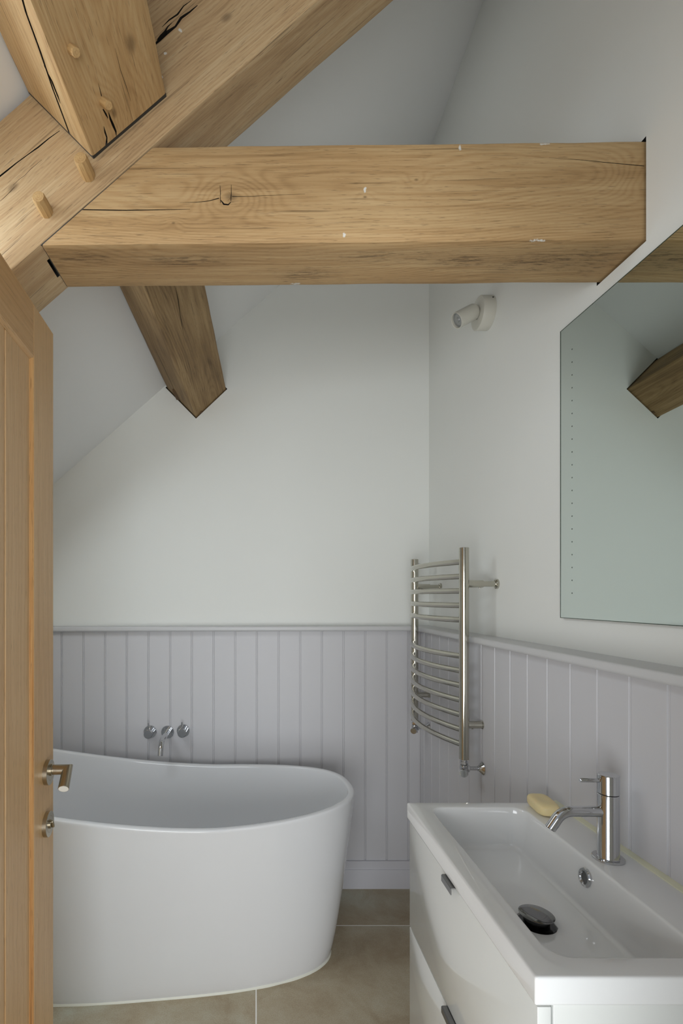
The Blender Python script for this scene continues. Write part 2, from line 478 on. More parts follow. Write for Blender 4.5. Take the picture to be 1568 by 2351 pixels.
# ------------------------------------------------------------------ timbers
def beam(name, A, B, mat, nst=40, per=7, seed=0., amp=.0011, rad=.004, parent=None):
    """A, B: 4 corners of the two end faces; loft with slightly irregular arrises"""
    ca, cb = sum(A, V())/4, sum(B, V())/4
    xax = (cb-ca).normalized()
    yax = (A[1]-A[0]); yax = (yax - xax*yax.dot(xax)).normalized()
    zax = xax.cross(yax)
    Mx = Matrix((xax, yax, zax)).transposed().to_4x4(); Mx.translation = ca
    rings = []
    for s in range(nst+1):
        t = s/nst
        C = [A[i].lerp(B[i], t) for i in range(4)]
        cc = sum(C, V())/4
        ring = []
        for i in range(4):
            p, q = C[i], C[(i+1) % 4]; o = C[i-1]
            L = (q-p).length
            rr = rad*(1+.7*noise.noise(V((t*9+seed, i*3.1, 1))))
            rr2 = rad*(1+.7*noise.noise(V((t*9+seed, ((i+1) % 4)*3.1, 1))))
            d = (q-p).normalized(); dn = (p-o).normalized()
            # corner arc point (bisector), then straight run
            ring.append(p + (d - dn)*rr*.30)
            for k in range(per+1):
                f = k/per
                ring.append(p + d*(rr + (L-rr-rr2)*f))
        out = []
        for v in ring:
            n1 = noise.noise(V((v.x*5+seed, v.y*5, v.z*5)))*amp + noise.noise(V((v.x*28+seed, v.y*28, v.z*28)))*amp*.35
            out.append(v + (v-cc).normalized()*n1)
        rings.append(out)
    return obj(name, loft(rings), mat, parent, Mx, smooth=40), Mx

def peg(parent, c, n, r, h, mat, tilt=(0, 0, 0), facets=10):
    n = (V(n)+V(tilt)).normalized()
    return obj('wooden_peg', lathe([(0, -.03), (r, -.03), (r*.97, h*.5), (r*.93, h-.002), (r*.86, h), (0, h+.0005)], c, n, facets), mat, parent,
               Matrix.Translation(V(c)) @ n.to_track_quat('X', 'Z').to_matrix().to_4x4(), smooth=25)

C_L, C_M, C_D = (206, 180, 140), (186, 155, 112), (140, 108, 70)
# --- collar beam
ms = .8815
aL0 = V((-.4496, YT, 2.0714)); aL1 = V((-.2175, YT, 2.276))       # arris of the rafter where the collar meets it
g0 = .0042
XE = XR + .03
zb = lambda x: 2.0714 + (x+.4496)*(.0116/1.258)
zt = lambda x: 2.276 + (x+.2175)*(.0130/1.026)
Acor = [V((aL0.x+g0, YT, zb(aL0.x))), V((aL1.x+g0, YT, zt(aL1.x))), V((aL1.x+g0, YT2-.004, zt(aL1.x))), V((aL0.x+g0, YT2-.004, zb(aL0.x)))]
Bcor = [V((XE, YT, zb(XE))), V((XE, YT, zt(XE))), V((XE, YT2-.004, zt(XE))), V((XE, YT2-.004, zb(XE)))]
ca, cb_ = sum(Acor, V())/4, sum(Bcor, V())/4
def loc_of(p, A, B):
    ca, cb = sum(A, V())/4, sum(B, V())/4
    xax = (cb-ca).normalized(); yax = (A[1]-A[0]); yax = (yax-xax*yax.dot(xax)).normalized(); zax = xax.cross(yax)
    d = V(p)-ca; return (d.dot(xax), d.dot(yax), d.dot(zax))
def kn(u, v, A, B, amp, sig, Y=YT):
    return loc_of(at(u, v, Y), A, B) + (amp, sig)
kc = [kn(530, 452, Acor, Bcor, .040, .042), kn(956, 412, Acor, Bcor, .012, .014), kn(1500, 400, Acor, Bcor, .05, .05), kn(398, 512, Acor, Bcor, .01, .012), kn(838, 452, Acor, Bcor, .008, .012)]
def so(u, v, z):                        # point on a soffit of height z
    Y = (ZC-z)*F/(v-CY); return V(((u-CX)/F*Y, Y, z))
st = [loc_of(so(1230, 605, 2.08), Acor, Bcor) + (.15, .05, .9), loc_of(so(1060, 600, 2.08), Acor, Bcor) + (.09, .03, .85),
      loc_of(so(1370, 600, 2.08), Acor, Bcor) + (.09, .08, .8), loc_of(so(690, 630, 2.076), Acor, Bcor) + (.10, .03, .85),
      loc_of(so(190, 590, 2.072), Acor, Bcor) + (.10, .03, .8), loc_of(so(430, 600, 2.073), Acor, Bcor) + (.14, .03, .8), loc_of(so(900, 590, 2.077), Acor, Bcor) + (.2, .03, .7)]
pt = [loc_of(at(1056, 340, YT), Acor, Bcor) + (.003, .008), loc_of(at(790, 540, YT), Acor, Bcor) + (.004, .006), loc_of(at(838, 436, YT), Acor, Bcor) + (.003, .007),
      loc_of(at(1235, 553, YT), Acor, Bcor) + (.02, .004), loc_of(so(678, 652, 2.076), Acor, Bcor) + (.012, .004), loc_of(at(1250, 330, YT), Acor, Bcor) + (.012, .003)]
OAK_C = oak('oak_collar', (202, 172, 128), (180, 146, 102), (134, 102, 66), centre=(.03, .14), knots=kc, stains=st, paint=pt, ring=1150, seed=1.3, streak=.6, blot=.5, warpamp=.095, ringw=.15)
collar, _ = beam('collar_beam', Acor, Bcor, OAK_C, nst=60, seed=3)
tag(collar, 'thick horizontal oak beam crossing from the sloping rafter to the right wall', 'beam')
nF = V((0, -1, 0))
cr = [crack([at(u, v, YT) for u, v in ((186, 481), (230, 482), (290, 483), (350, 482), (400, 481), (436, 480))], nF, [.0012, .0012, .0011, .0009, .0007, .0003], .03),
      crack([at(u, v, YT) for u, v in ((412, 465), (450, 464), (480, 461), (503, 455))], nF, [.0002, .0006, .0008, .0012], .02),
      crack([at(u, v, YT) for u, v in ((533, 451), (580, 451), (640, 448), (700, 446))], nF, [.0009, .0005, .0004, .0002], .015),
      crack([at(u, v, YT) for u, v in ((1260, 362), (1330, 367), (1400, 374), (1479, 381))], nF, [.0002, .0005, .0007, .0009], .02),
      crack([at(u, v, YT) for u, v in ((1030, 457), (1080, 459), (1110, 459))], nF, [.0002, .0005, .0002], .01),
      crack([at(u, v, YT) for u, v in ((505, 426), (506, 440), (506, 466))], nF, [.0006, .0009, .0009], .006),
      crack([at(u, v, YT) for u, v in ((531, 424), (531, 445), (530, 462))], nF, [.0006, .0009, .0009], .006),
      crack([at(u, v, YT) for u, v in ((507, 460), (514, 469), (524, 470), (530, 464))], nF, [.0012, .0022, .0018, .0008], .012)]
carve(collar, cr, CRK)
ol = obj('wooden_plug', lathe([(0, -.02), (.0105, -.02), (.0105, .0006), (.0098, .0012), (0, .0012)], at(518, 450, YT), nF, 24), OAK_C, collar)
carve(wr, [loft([grow([V((x, p.y, p.z)) for p in Bcor], .007) for x in (XR-.05, XR+.045)])], GAP)

# --- principal rafter (square section along the roof slope)
e1 = V((1, 0, ms)).normalized(); e2 = V((ms, 0, -1)).normalized()    # along slope, perpendicular down
RH = .25
s0, s1_ = -1.0, 1.45
def rc(s, y): return V((aL0.x, y, aL0.z)) + e1*s
Ar = [rc(s0, YT), rc(s0, YT)-e2*RH, rc(s0, YT2)-e2*RH, rc(s0, YT2)]
Br = [rc(s1_, YT), rc(s1_, YT)-e2*RH, rc(s1_, YT2)-e2*RH, rc(s1_, YT2)]
kr = [kn(250, 480, Ar, Br, .012, .03), kn(520, 40, Ar, Br, .02, .04), kn(30, 430, Ar, Br, .02, .04)]
pr_ = [loc_of(at(413, 68, YT), Ar, Br) + (.004, .006), loc_of(at(380, 122, YT), Ar, Br) + (.006, .003), loc_of(at(371, 176, YT), Ar, Br) + (.003, .004)]
OAK_R = oak('oak_rafter', (207, 182, 144), (186, 155, 116), (142, 112, 78), centre=(-.25, .02), knots=kr, paint=pr_, ring=850, seed=7.7, streak=.6, blot=.42, ringw=.12, warpamp=.04)
raf, _ = beam('principal_rafter', Ar, Br, OAK_R, nst=70, seed=8)
tag(raf, 'large sloping oak rafter rising from behind the door to the top of the picture', 'beam')
def wig(a, b, n, amp, sd):
    a, b = V((a[0], a[1], 0)), V((b[0], b[1], 0)); d = (b-a); pn = V((-d.y, d.x, 0)).normalized()
    return [(lambda q: (q.x, q.y))(a + d*(k/n) + pn*amp*noise.noise(V((k*.9+sd, sd, 0)))) for k in range(n+1)]
def px(pts): return [at(u, v, YT) for u, v in pts]
cr = [crack(px(wig((-60, 448), (137, 300), 8, 5, 1.)), nF, [.0012, .0016, .0018, .0018, .0012, .001, .0016, .0012, .0006], .04),
      crack(px(wig((30, 425), (95, 366), 5, 4, 4.)), nF, .0004, .02),
      crack(px(wig((0, 462), (34, 430), 4, 3, 6.)), nF, .0005, .02),
      crack(px(wig((350, 108), (452, 10), 6, 8, 2.)), nF, [.001, .0035, .0042, .0022, .003, .002, .0008], .05),
      crack(px(wig((360, 92), (395, 52), 4, 4, 3.)), nF, [.0005, .002, .0022, .0014, .0004], .04),
      crack(px(wig((372, 62), (440, 0), 4, 6, 9.)), nF, [.0005, .0016, .002, .0012, .0006], .03)]
# mortise slot showing as a dark gap under the collar's end
carve(raf, cr, CRK)
n_s = e2
slot = [aL0 + e1*.004 + V((0, y, 0)) for y in (.045, .105)]
carve(raf, [loft([[p + e1*a + e2*b for a, b in ((-.009, .01), (.02, .01), (.02, -.03), (-.009, -.03))] for p in slot])], GAP)
PEGM = oak('oak_peg', (205, 172, 122), (182, 146, 98), (140, 104, 66), ring=1500, seed=2.2, streak=.4)
peg(raf, at(203, 403, YT), nF, .0150, .040, PEGM, (-.10, 0, .10))
peg(raf, at(107, 487, YT), nF, .0142, .038, PEGM, (-.06, 0, .10))

# --- purlin, near length (butts on the rafter's face) and far length (runs into the back wall)
def purlin(name, ya, yb, mat, seed, **k):
    A = [onp(i, ya) for i in (1, 2, 3, 0)]; B = [onp(i, yb) for i in (1, 2, 3, 0)]
    return beam(name, A, B, mat, seed=seed, **k)[0], A, B
yn0, yn1 = .42, YT-.008
A_ = [onp(i, yn0) for i in (1, 2, 3, 0)]; B_ = [onp(i, yn1) for i in (1, 2, 3, 0)]
def onface(u, v, P0, e_a, e_b):         # ray / plane
    n = V(e_a).cross(V(e_b)); d = V(((u-CX)/F, 1, -(v-CY)/F)); o = V((0, 0, ZC))
    return o + d*((P0-o).dot(n)/d.dot(n))
axp = (onp(1, YB)-onp(1, YT)).normalized()
fBC = lambda u, v: onface(u, v, PB, axp, PC-PB)
fAB = lambda u, v: onface(u, v, PB, axp, PA-PB)
nBC = axp.cross(PC-PB).normalized();  nBC = nBC if nBC.z < 0 else -nBC
nAB = axp.cross(PA-PB).normalized();  nAB = nAB if nAB.x < 0 else -nAB
kp = [loc_of(fBC(262, 260), A_, B_) + (.03, .03), loc_of(fBC(300, 100), A_, B_) + (.02, .05)]
stp = [loc_of(fAB(95, 130), A_, B_) + (.02, .010, .7), loc_of(fBC(292, 95), A_, B_) + (.03, .012, .3)]
OAK_N = oak('oak_near_purlin', (208, 180, 136), (190, 156, 110), (148, 112, 72), centre=(.02, .04), knots=kp, stains=stp, ring=900, seed=5.1, streak=.5, blot=.42, warpamp=.08, ringw=.16)
np_, A_, B_ = purlin('purlin', yn0, yn1, OAK_N, 12, nst=40)
tag(np_, 'oak purlin at the top left, pegged and butting onto the sloping rafter', 'beam')
cr = [crack([fBC(u, v) for u, v in ((236, 250), (243, 262), (247, 270), (247, 274))], nBC, [.0012, .0018, .001, .0003], .03),
      crack([fBC(u, v) for u, v in ((225, 190), (229, 205), (233, 222))], nBC, [.0002, .0007, .0012], .02),
      crack([fBC(u, v) for u, v in ((249, 258), (253, 272), (260, 288), (266, 302), (267, 312))], nBC, [.0006, .0022, .0026, .0020, .0006], .04),
      crack([fBC(u, v) for u, v in ((238, 290), (241, 303), (245, 315), (244, 336), (243, 346))], nBC, [.0005, .0018, .0016, .0030, .003], .04),
      crack([fBC(u, v) for u, v in ((264, 110), (276, 160), (290, 200), (300, 232))], nBC, [.0002, .0005, .0006, .0002], .015),
      crack([fAB(u, v) for u, v in ((20, -120), (60, 30), (92, 118), (122, 208), (150, 282), (163, 317))], nAB, [.003, .003, .0034, .003, .003, .003], .03),
      crack([fAB(u, v) for u, v in ((100, 150), (118, 185), (131, 218), (138, 238))], nAB, [.0008, .004, .0035, .0008], .03)]
carve(np_, cr, CRK)
peg(np_, fBC(163, 112), nBC, .0082, .021, PEGM, (0, -.38, -.05))
peg(np_, fBC(236, 232), nBC, .0085, .025, PEGM, (0, -.38, -.05))

SHIM_SHADE = plain('packing_gap_shade', (58, 56, 52), .8)  # purlin packing tone, reused to paint gap shade in the collar joint
def shrink(poly, d):
    c = sum(poly, V())/len(poly); return [p + (c-p).normalized()*d for p in poly]
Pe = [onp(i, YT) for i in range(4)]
obj('packing_shade_strip', loft([shrink([V((p.x, y, p.z)) for p in Pe], .0015) for y in (YT-.0082, YT-.0002)]), SHIM_SHADE, np_, smooth=0, label='dark grey packing behind the purlin end')
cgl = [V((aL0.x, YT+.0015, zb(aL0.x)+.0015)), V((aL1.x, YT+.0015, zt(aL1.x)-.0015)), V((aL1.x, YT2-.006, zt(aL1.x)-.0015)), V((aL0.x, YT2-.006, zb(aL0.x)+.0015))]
obj('packing_shade_strip', loft([[p + V((k, 0, 0)) for p in cgl] for k in (.0004, g0+.0004)]), SHIM_SHADE, collar, smooth=0, label='dark strip put in for the shade of the joint')  # added dark strip stands in for shade in the collar gap
OAK_F = oak('oak_far_purlin', (172, 144, 103), (146, 118, 80), (98, 76, 50), centre=(.03, .05), ring=800, seed=9.4, streak=.7, blot=.9, warpamp=.08)
fp_, Af, Bf = purlin('purlin', YT2-.002, YB+.04, OAK_F, 20, nst=50)
tag(fp_, 'darker oak purlin below the collar beam, running into the back wall', 'beam')
cr = [crack([fBC(u, v) for u, v in ((404, 661), (410, 690), (414, 720), (418, 745), (424, 775))], nBC, [.0005, .0016, .0012, .001, .0003], .02),
      crack([fAB(u, v) for u, v in ((340, 760), (360, 810), (380, 850), (398, 890), (418, 930))], nAB, [.0005, .001, .001, .0016, .0018], .02)]
carve(fp_, cr, CRK)
DK = plain('weathered_splinter', (104, 80, 54), .8)
c0 = fAB(405, 905)
M_ = Matrix.Translation(c0) @ (axp.to_track_quat('X', 'Z').to_matrix().to_4x4())
obj('splinter', box((-.045, -.012, -.006), (.05, .010, .006), .003, 2, M_), DK, fp_)
obj('wooden_wedge', lathe(rod(.008, .02), at(460, 944, YB-.012), (0, 1, 0), 8), DK, fp_)

# ------------------------------------------------------------------ door, open into the room
w = V((.061, -.998, 0)).normalized(); nrm = V((-w.y, w.x, 0))        # w: towards the hinge; nrm: out of the visible face
DP = V((-.445, 1.15, .008))
MD = Matrix((w, nrm, V((0, 0, 1)))).transposed().to_4x4(); MD.translation = DP
DOAK = dict(ringw=.07, ring=500, rough=.38, warpamp=.02)
OAKD = oak('oak_door_upright', (228, 192, 144), (212, 171, 121), (176, 134, 88), axis='Z', centre=(.3, .2), seed=3.1, streak=.35, blot=.25, fine=.6, **DOAK)
OAKD2 = oak('oak_door_plank', (232, 197, 150), (216, 175, 126), (180, 138, 92), axis='Z', centre=(.25, .5), seed=11.1, streak=.35, blot=.25, fine=.6, **DOAK)
OAKH = oak('oak_door_cross', (220, 180, 130), (201, 158, 108), (160, 116, 73), axis='X', centre=(.2, .3), seed=6.1, streak=.4, blot=.25, fine=.6, **DOAK)
MOULD = oak('oak_door_moulding', (222, 176, 118), (200, 144, 88), (96, 56, 30), axis='Z', centre=(.25, .1), seed=1.1, streak=.6, blot=.3, fine=.7, **DOAK)
H = 1.909
door = obj('door_1', box((0, -.04, 0), (.118, 0, H), .0015, 1, MD), OAKD, None, MD)
struct(door, 'oak plank door standing open at the left')
obj('door_stile', box((.622, -.04, 0), (.74, 0, H), .0015, 1, MD), OAKD, door, MD)
obj('door_rail', box((.118, -.04, H-.105), (.622, 0, H), .0015, 1, MD), OAKH, door, MD)
obj('door_rail', box((.118, -.04, 0), (.622, 0, .2), .0015, 1, MD), OAKH, door, MD)
# planks with V joints
edges = [.118, .239, .360, .481, .622]
for a, b in zip(edges, edges[1:]):
    prof = [(a, -.030), (b, -.030), (b, -.0125), (b-.0045, -.0065), (a+.0045, -.0065), (a, -.0125)]
    bm = loft([[MD @ V((x, y, z)) for x, y in prof] for z in (.2, H-.105)])
    obj('door_plank', bm, OAKD2, door, MD, smooth=0)
def mould(a, b, inward):                 # small ovolo between frame and planks
    a, b, inward = V(a), V(b), V(inward)
    pr0 = [(0, -.012), (0, -.0005), (.0015, -.001), (.003, -.0028), (.0045, -.0045), (.006, -.0055), (.0065, -.012)]
    d = (b-a).normalized()
    return loft([[MD @ (p + inward*(q + (0)) + V((0, y, 0))) for q, y in pr0] for p in (a, b)])
for a, b, i in (((.118, 0, .2), (.118, 0, H-.105), (1, 0, 0)), ((.622, 0, .2), (.622, 0, H-.105), (-1, 0, 0)), ((.118, 0, H-.105), (.622, 0, H-.105), (0, 0, -1)), ((.118, 0, .2), (.622, 0, .2), (0, 0, 1))):
    obj('door_moulding', mould(a, b, i), MOULD if i[2] == 0 else OAKH, door, MD)
# lever handle
def dl(x, y, z): return MD @ V((x, y, z))
hz = .962; hw = .046
hand = obj('door_handle', lathe([(0, 0), (.026, 0), (.026, .0085), (.0255, .0092), (.0165, .0092), (.0163, .0088), (.0160, .0092), (0, .0092)], dl(hw, 0, hz), nrm, 48), BRUSH, door, label='satin nickel lever handle')
lz = .004
neck0 = dl(hw, .009, hz+lz)
# round bar: neck out from the door, mitred into the lever which points back at the doorway
R = .0105; n = 32
cpt = dl(hw-.004, .047, hz+lz)
def circ(c, ux, uy, r): return [c + ux*(r*math.cos(2*PI*k/n)) + uy*(r*math.sin(2*PI*k/n)) for k in range(n)]
cpt = dl(hw-.004, .042, hz+lz)
ld = (V((.115, -.77, -.61))).normalized()
za = V((0, 0, 1))
mit = []; tip = []; tip2 = []
Ld = .046
for k in range(n):
    rd = w*(R*math.cos(2*PI*k/n)) + za*(R*math.sin(2*PI*k/n))
    p = rd - nrm*(rd.dot(ld)/(1+nrm.dot(ld)))
    mit.append(cpt + p); q = p - ld*p.dot(ld)
    tip.append(cpt + q*1.06 + ld*(Ld-.0008)); tip2.append(cpt + q*1.02 + ld*Ld)
obj('lever', loft([circ(dl(hw-.004, .008, hz+lz), w, za, R), circ(dl(hw-.004, .010, hz+lz), w, za, R), mit, tip, tip2]), BRUSH, hand, smooth=28)
tc = cpt + ld*(Ld+.0002)
obj('lever_tip', lathe([(0, -.001), (R*.96, -.001), (R*.96, 0), (0, .0002)], tc, ld, 40), TIPM, hand, label='polished end of the lever with its reflection painted white')
obj('spindle_collar', lathe([(0, 0), (.0125, 0), (.0125, .003), (.0115, .0035), (0, .0035)], dl(hw-.004, .0092, hz+lz), nrm), BRUSH, hand)
bz = .862
bolt = obj('privacy_turn', lathe([(0, 0), (.026, 0), (.026, .0080), (.0255, .0086), (.0165, .0086), (.0163, .0082), (.0160, .0086), (0, .0086)], dl(hw+.002, 0, bz-.008), nrm, 48), BRUSH, door, label='round satin nickel bolt turn')
ctr = dl(hw+.002, .0086, bz-.008)
bm = lathe([(0, 0), (.009, 0), (.009, .003), (.0085, .0035), (0, .0035)], ctr, nrm, 32)
obj('turn_boss', bm, BRUSH, bolt)
Mt = MD.copy(); Mt.translation = ctr
Mt = Mt @ Matrix.Rotation(.5, 4, 'Y')
obj('thumb_turn', box((-.003, .002, -.0095), (.003, .0085, .0095), .0025, 3, Mt), BRUSH, bolt)

# ------------------------------------------------------------------ bath
BC = V((-.404, 1.979, 0)); ang = math.radians(6.4)
ba = V((math.cos(ang), math.sin(ang), 0)); bb = V((-math.sin(ang), math.cos(ang), 0))
NB = 144
def sup(hl, hwid, e0, cx=0., cy=0., el=None):
    out = []
    for k in range(NB):
        a = 2*PI*k/NB; c, s = math.cos(a), math.sin(a)
        e = e0 if (el is None or c > 0) else e0+(el-e0)*min(1, -c*2.5)
        out.append((cx + hl*math.copysign(abs(c)**(2/e), c), cy + hwid*math.copysign(abs(s)**(2/e), s)))
    return out
def zrim(a):
    z = .594
    if a < .28: z += .178*((.28-a)/1.06)**1.6
    if a > .25: z += .016*((a-.25)/.53)**2
    return z
rimO = sup(.780, .342, 2.55, 0, 0, 3.6)
baseO = sup(.640, .243, 2.9, .045, 0)
def W(p, z): return BC + ba*p[0] + bb*p[1] + V((0, 0, z))
rings = []
for t in (0, .01, .04, .1, .18, .28, .4, .52, .64, .76, .87, .95, .985):
    f = t**.72
    rings.append([W((b[0]+(r[0]-b[0])*f, b[1]+(r[1]-b[1])*f), (zrim(r[0])-.004)*t) for b, r in zip(baseO, rimO)])
def inset(poly, d):
    m = len(poly); out = []
    for k in range(m):
        p0, p1 = V((*poly[k-1], 0)), V((*poly[(k+1) % m], 0))
        tt = (p1-p0).normalized(); nn = V((-tt.y, tt.x, 0))
        out.append((poly[k][0]+nn.x*d, poly[k][1]+nn.y*d))
    return out
TH = .024
for d, dz in ((0., -.006), (.001, -.003), (.004, -.0008), (.009, 0), (.016, 0), (.020, -.001), (.023, -.004), (.024, -.008)):
    ri = inset(rimO, d)
    rings.append([W(q, zrim(r[0])+dz) for q, r in zip(ri, rimO)])
innR = inset(rimO, TH)
innB = sup(.50, .185, 2.5, .05, 0)
for t in (.03, .08, .16, .26, .38, .5, .62, .73, .82, .89, .94, .975, .993, 1.0):
    f = 1 - math.sqrt(max(0, 1-t**2.6))*1.0
    f = .30*t + .70*f
    rings.append([W((r[0]+(b[0]-r[0])*f, r[1]+(b[1]-r[1])*f), (zrim(q[0])-.010)*(1-t) + .13*t) for b, r, q in zip(innB, innR, rimO)])
rings.append([W((.05+(b[0]-.05)*.5, b[1]*.5), .126) for b in innB])
bath = thing('freestanding_bath', 'white freestanding slipper bath behind the open door against the back wall', 'bath', tuple(BC))
obj('bath_tub', loft(rings), BATHW, bath, smooth=60)
# sealant bead round the foot
bm = bmesh.new(); pr0 = [(-.004, .0), (.0065, .0), (.006, .004), (.003, .008), (-.002, .011), (-.006, .010)]
R_ = []
bo = inset(baseO, 0.)
for k in range(NB):
    p0, p1 = V((*baseO[k-1], 0)), V((*baseO[(k+1) % NB], 0)); tt = (p1-p0).normalized(); nn = V((tt.y, -tt.x, 0))
    wv = 1 + .25*noise.noise(V((k*.35, 0, 0)))
    R_.append([bm.verts.new(W((baseO[k][0]+nn.x*q*wv, baseO[k][1]+nn.y*q*wv), z*wv)) for q, z in pr0])
for k in range(NB):
    A, B = R_[k], R_[(k+1) % NB]
    for j in range(len(pr0)):
        j2 = (j+1) % len(pr0); bm.faces.new((A[j], A[j2], B[j2], B[j]))
bmesh.ops.recalc_face_normals(bm, faces=bm.faces[:])
obj('sealant_bead', bm, SEAL, bath)
obj('bath_waste', lathe([(0, 0), (.034, 0), (.034, .004), (.03, .007), (0, .008)], W((.12, 0), .126), (0, 0, 1)), CHROME, bath)

# ------------------------------------------------------------------ bath filler on the wall
bf = thing('bath_tap', 'chrome wall mounted bath tap set with two knobs above the bath', 'tap', (-.41, YPL, .716))
yv = YPL
ymm = (0, -1, 0)
for x, z in ((-.489, .717), (-.336, .722)):
    kb = obj('tap_knob', lathe([(0, 0), (.0295, 0), (.0295, .007), (.028, .009), (.0195, .009), (.0195, .022), (.0188, .0225), (.0188, .0235), (.0195, .024), (.0195, .052), (.018, .0535), (0, .0535)], (x, yv, z), ymm, 48), CHROME, bf)
    obj('tap_lever', lathe(rod(.0033, .034, .0008), (x, yv-.045, z+.016), (0, -.03, 1), 20), CHROME, kb)
sp = obj('spout_plate', lathe([(0, 0), (.0295, 0), (.0295, .005), (.0285, .0065), (.0135, .0065), (.013, .012), (0, .012)], (-.408, yv, .716), ymm, 48), CHROME, bf)
pts = [V((-.408, yv-.006, .716)), V((-.408, yv-.10, .716))]
cY, rB = yv-.13, .055
for k in range(0, 13):
    a = PI/2*.86*k/12
    pts.append(V((-.408, cY - rB*math.sin(a), .716 - rB + rB*math.cos(a))))
l = (pts[-1]-pts[-2]).normalized(); pts.append(pts[-1]+l*.012)
obj('spout', tube(pts, .0118, 28), CHROME, bf)

# ------------------------------------------------------------------ towel radiator
XT = .695; Y1, Y2 = 1.752, 2.298
rad = thing('towel_radiator', 'tall curved polished steel towel radiator on the right wall near the corner', 'radiator', (XT, (Y1+Y2)/2, .8))
for Y in (Y1, Y2):
    u = obj('upright', lathe([(0, 0), (.0152, 0), (.016, .0008), (.016, .7062), (.0152, .707), (0, .707)], (XT, Y, .797), (0, 0, 1), 40), STEEL, rad)
zs = [1.457-.0486*k for k in range(5)] + [1.141-.0492*k for k in range(7)]
for z in zs:
    pts = []
    for k in range(25):
        t = k/24; y = Y1 + (Y2-Y1)*t
        pts.append(V((XT-.006 - .056*(1-(2*t-1)**2), y, z)))
    obj('rail', tube(pts, .0098, 20), STEEL, rad)
def bracket(Y, z, Xw, sleeve=True):
    L = Xw-XT
    if sleeve: prof = [(0, .010), (.0125, .010), (.0125, .064), (.012, .065), (.0095, .065), (.0095, L-.009), (.0125, L-.009), (.0165, L-.006), (.0165, L), (0, L)]
    else: prof = [(0, .010), (.0125, .010), (.0125, L-.004), (.0145, L-.003), (.0145, L), (0, L)]
    b = obj('wall_bracket', lathe(prof, (XT, Y, z), (1, 0, 0), 32), STEEL, rad)
    obj('grub_screw', lathe(rod(.003, .003, .0005), (XT+(.055 if sleeve else .03), Y, z-.0120), (0, 0, -1), 12), STEEL, b)
bracket(Y1+.004, 1.383, XR); bracket(Y2-.004, 1.383, XR); bracket(Y1+.004, .911, XPL, False); bracket(Y2-.004, .911, XPL, False)
obj('air_vent', lathe([(0, 0), (.005, 0), (.005, .006), (.003, .007), (.003, .012), (0, .012)], (XT+.015, Y2, 1.483), (1, 0, 0), 16), CHROME, rad)
for Y, dy in ((Y1, 0), (Y2, 0)):
    zv = .768
    v = obj('radiator_valve', lathe([(0, 0), (.0095, 0), (.0095, -.006), (.013, -.0065), (.013, -.016), (.0095, -.0165), (.0095, -.026), (0, -.026)], (XT, Y, .797), (0, 0, 1), 6), CHROME, rad)
    obj('valve_body', lathe([(0, -.020), (.0135, -.020), (.0135, .004), (.0125, .012), (.006, .016), (0, .016)], (XT, Y, zv-.002), (0, 0, 1), 32), CHROME, v)
    obj('valve_cap', lathe([(0, 0), (.0125, 0), (.0135, .002), (.0135, .030), (.0125, .032), (0, .032)], (XT, Y-.004, zv-.006), (-.45, -.85, -.1), 32), CHROME, v)
    obj('valve_nut', lathe([(0, 0), (.0125, 0), (.0125, .008), (.010, .010), (0, .010)], (XT+.008, Y, zv-.002), (1, 0, 0), 6), CHROME, v)
    obj('supply_pipe', lathe([(0, 0), (.0065, 0), (.0065, XPL-XT-.008), (0, XPL-XT-.008)], (XT+.008, Y, zv-.002), (1, 0, 0), 24), CHROME, v)
    L = XPL-.0005
    obj('pipe_cover', lathe([(0, 0), (.021, 0), (.0215, -.0015), (.0205, -.003), (.009, -.014), (.0085, -.017), (0, -.017)], (L, Y, zv-.002), (1, 0, 0), 40), CHROME, v)

# ------------------------------------------------------------------ vanity cabinet and basin
BX0, BX1, BY0, BY1, BZ0, BZ1 = .3815, .7545, .716, 1.3253, .780, .820
NC = 9
def rrect(x0, x1, y0, y1, r, z, nc=NC, ns=6):
    pts = []
    cs = ((x1-r, y0+r, -PI/2), (x1-r, y1-r, 0), (x0+r, y1-r, PI/2), (x0+r, y0+r, PI))
    for i, (cx, cy, a0) in enumerate(cs):
        for k in range(nc+1):
            a = a0 + PI/2*k/nc
            pts.append(V((cx+r*math.cos(a), cy+r*math.sin(a), z)))
        nx = cs[(i+1) % 4]; a = nx[2]
        q = V((nx[0]+r*math.cos(a), nx[1]+r*math.sin(a), z)); p = pts[-1]
        for k in range(1, ns): pts.append(p.lerp(q, k/ns))
    return pts
van = thing('vanity_cabinet', 'white gloss two drawer vanity cabinet under the basin', 'cabinet', (.57, 1.02, 0))
CZ0, CZ1 = .25, BZ0
cxf = .4055                                   # carcass front, behind the drawer fronts
def part_box(n, a, b, m, p=van, bev=.001): return obj(n, box(a, b, bev, 2), m, p)
bm = bmesh.new()
add_box(bm, (cxf+.003, BY0+.004, CZ0), (BX1, BY0+.022, CZ1), .0008); add_box(bm, (cxf+.003, BY1-.024, CZ0), (BX1, BY1-.006, CZ1), .0008)
add_box(bm, (cxf+.003, BY0+.022, CZ0), (BX1, BY1-.024, CZ0+.018), .0008); add_box(bm, (BX1-.012, BY0+.022, CZ0+.018), (BX1, BY1-.024, CZ1), .0008)
obj('carcass', bm, LACQ, van)
obj('plinth', box((cxf+.035, BY0+.02, 0), (BX1-.03, BY1-.02, CZ0), .001), LACQ, van)
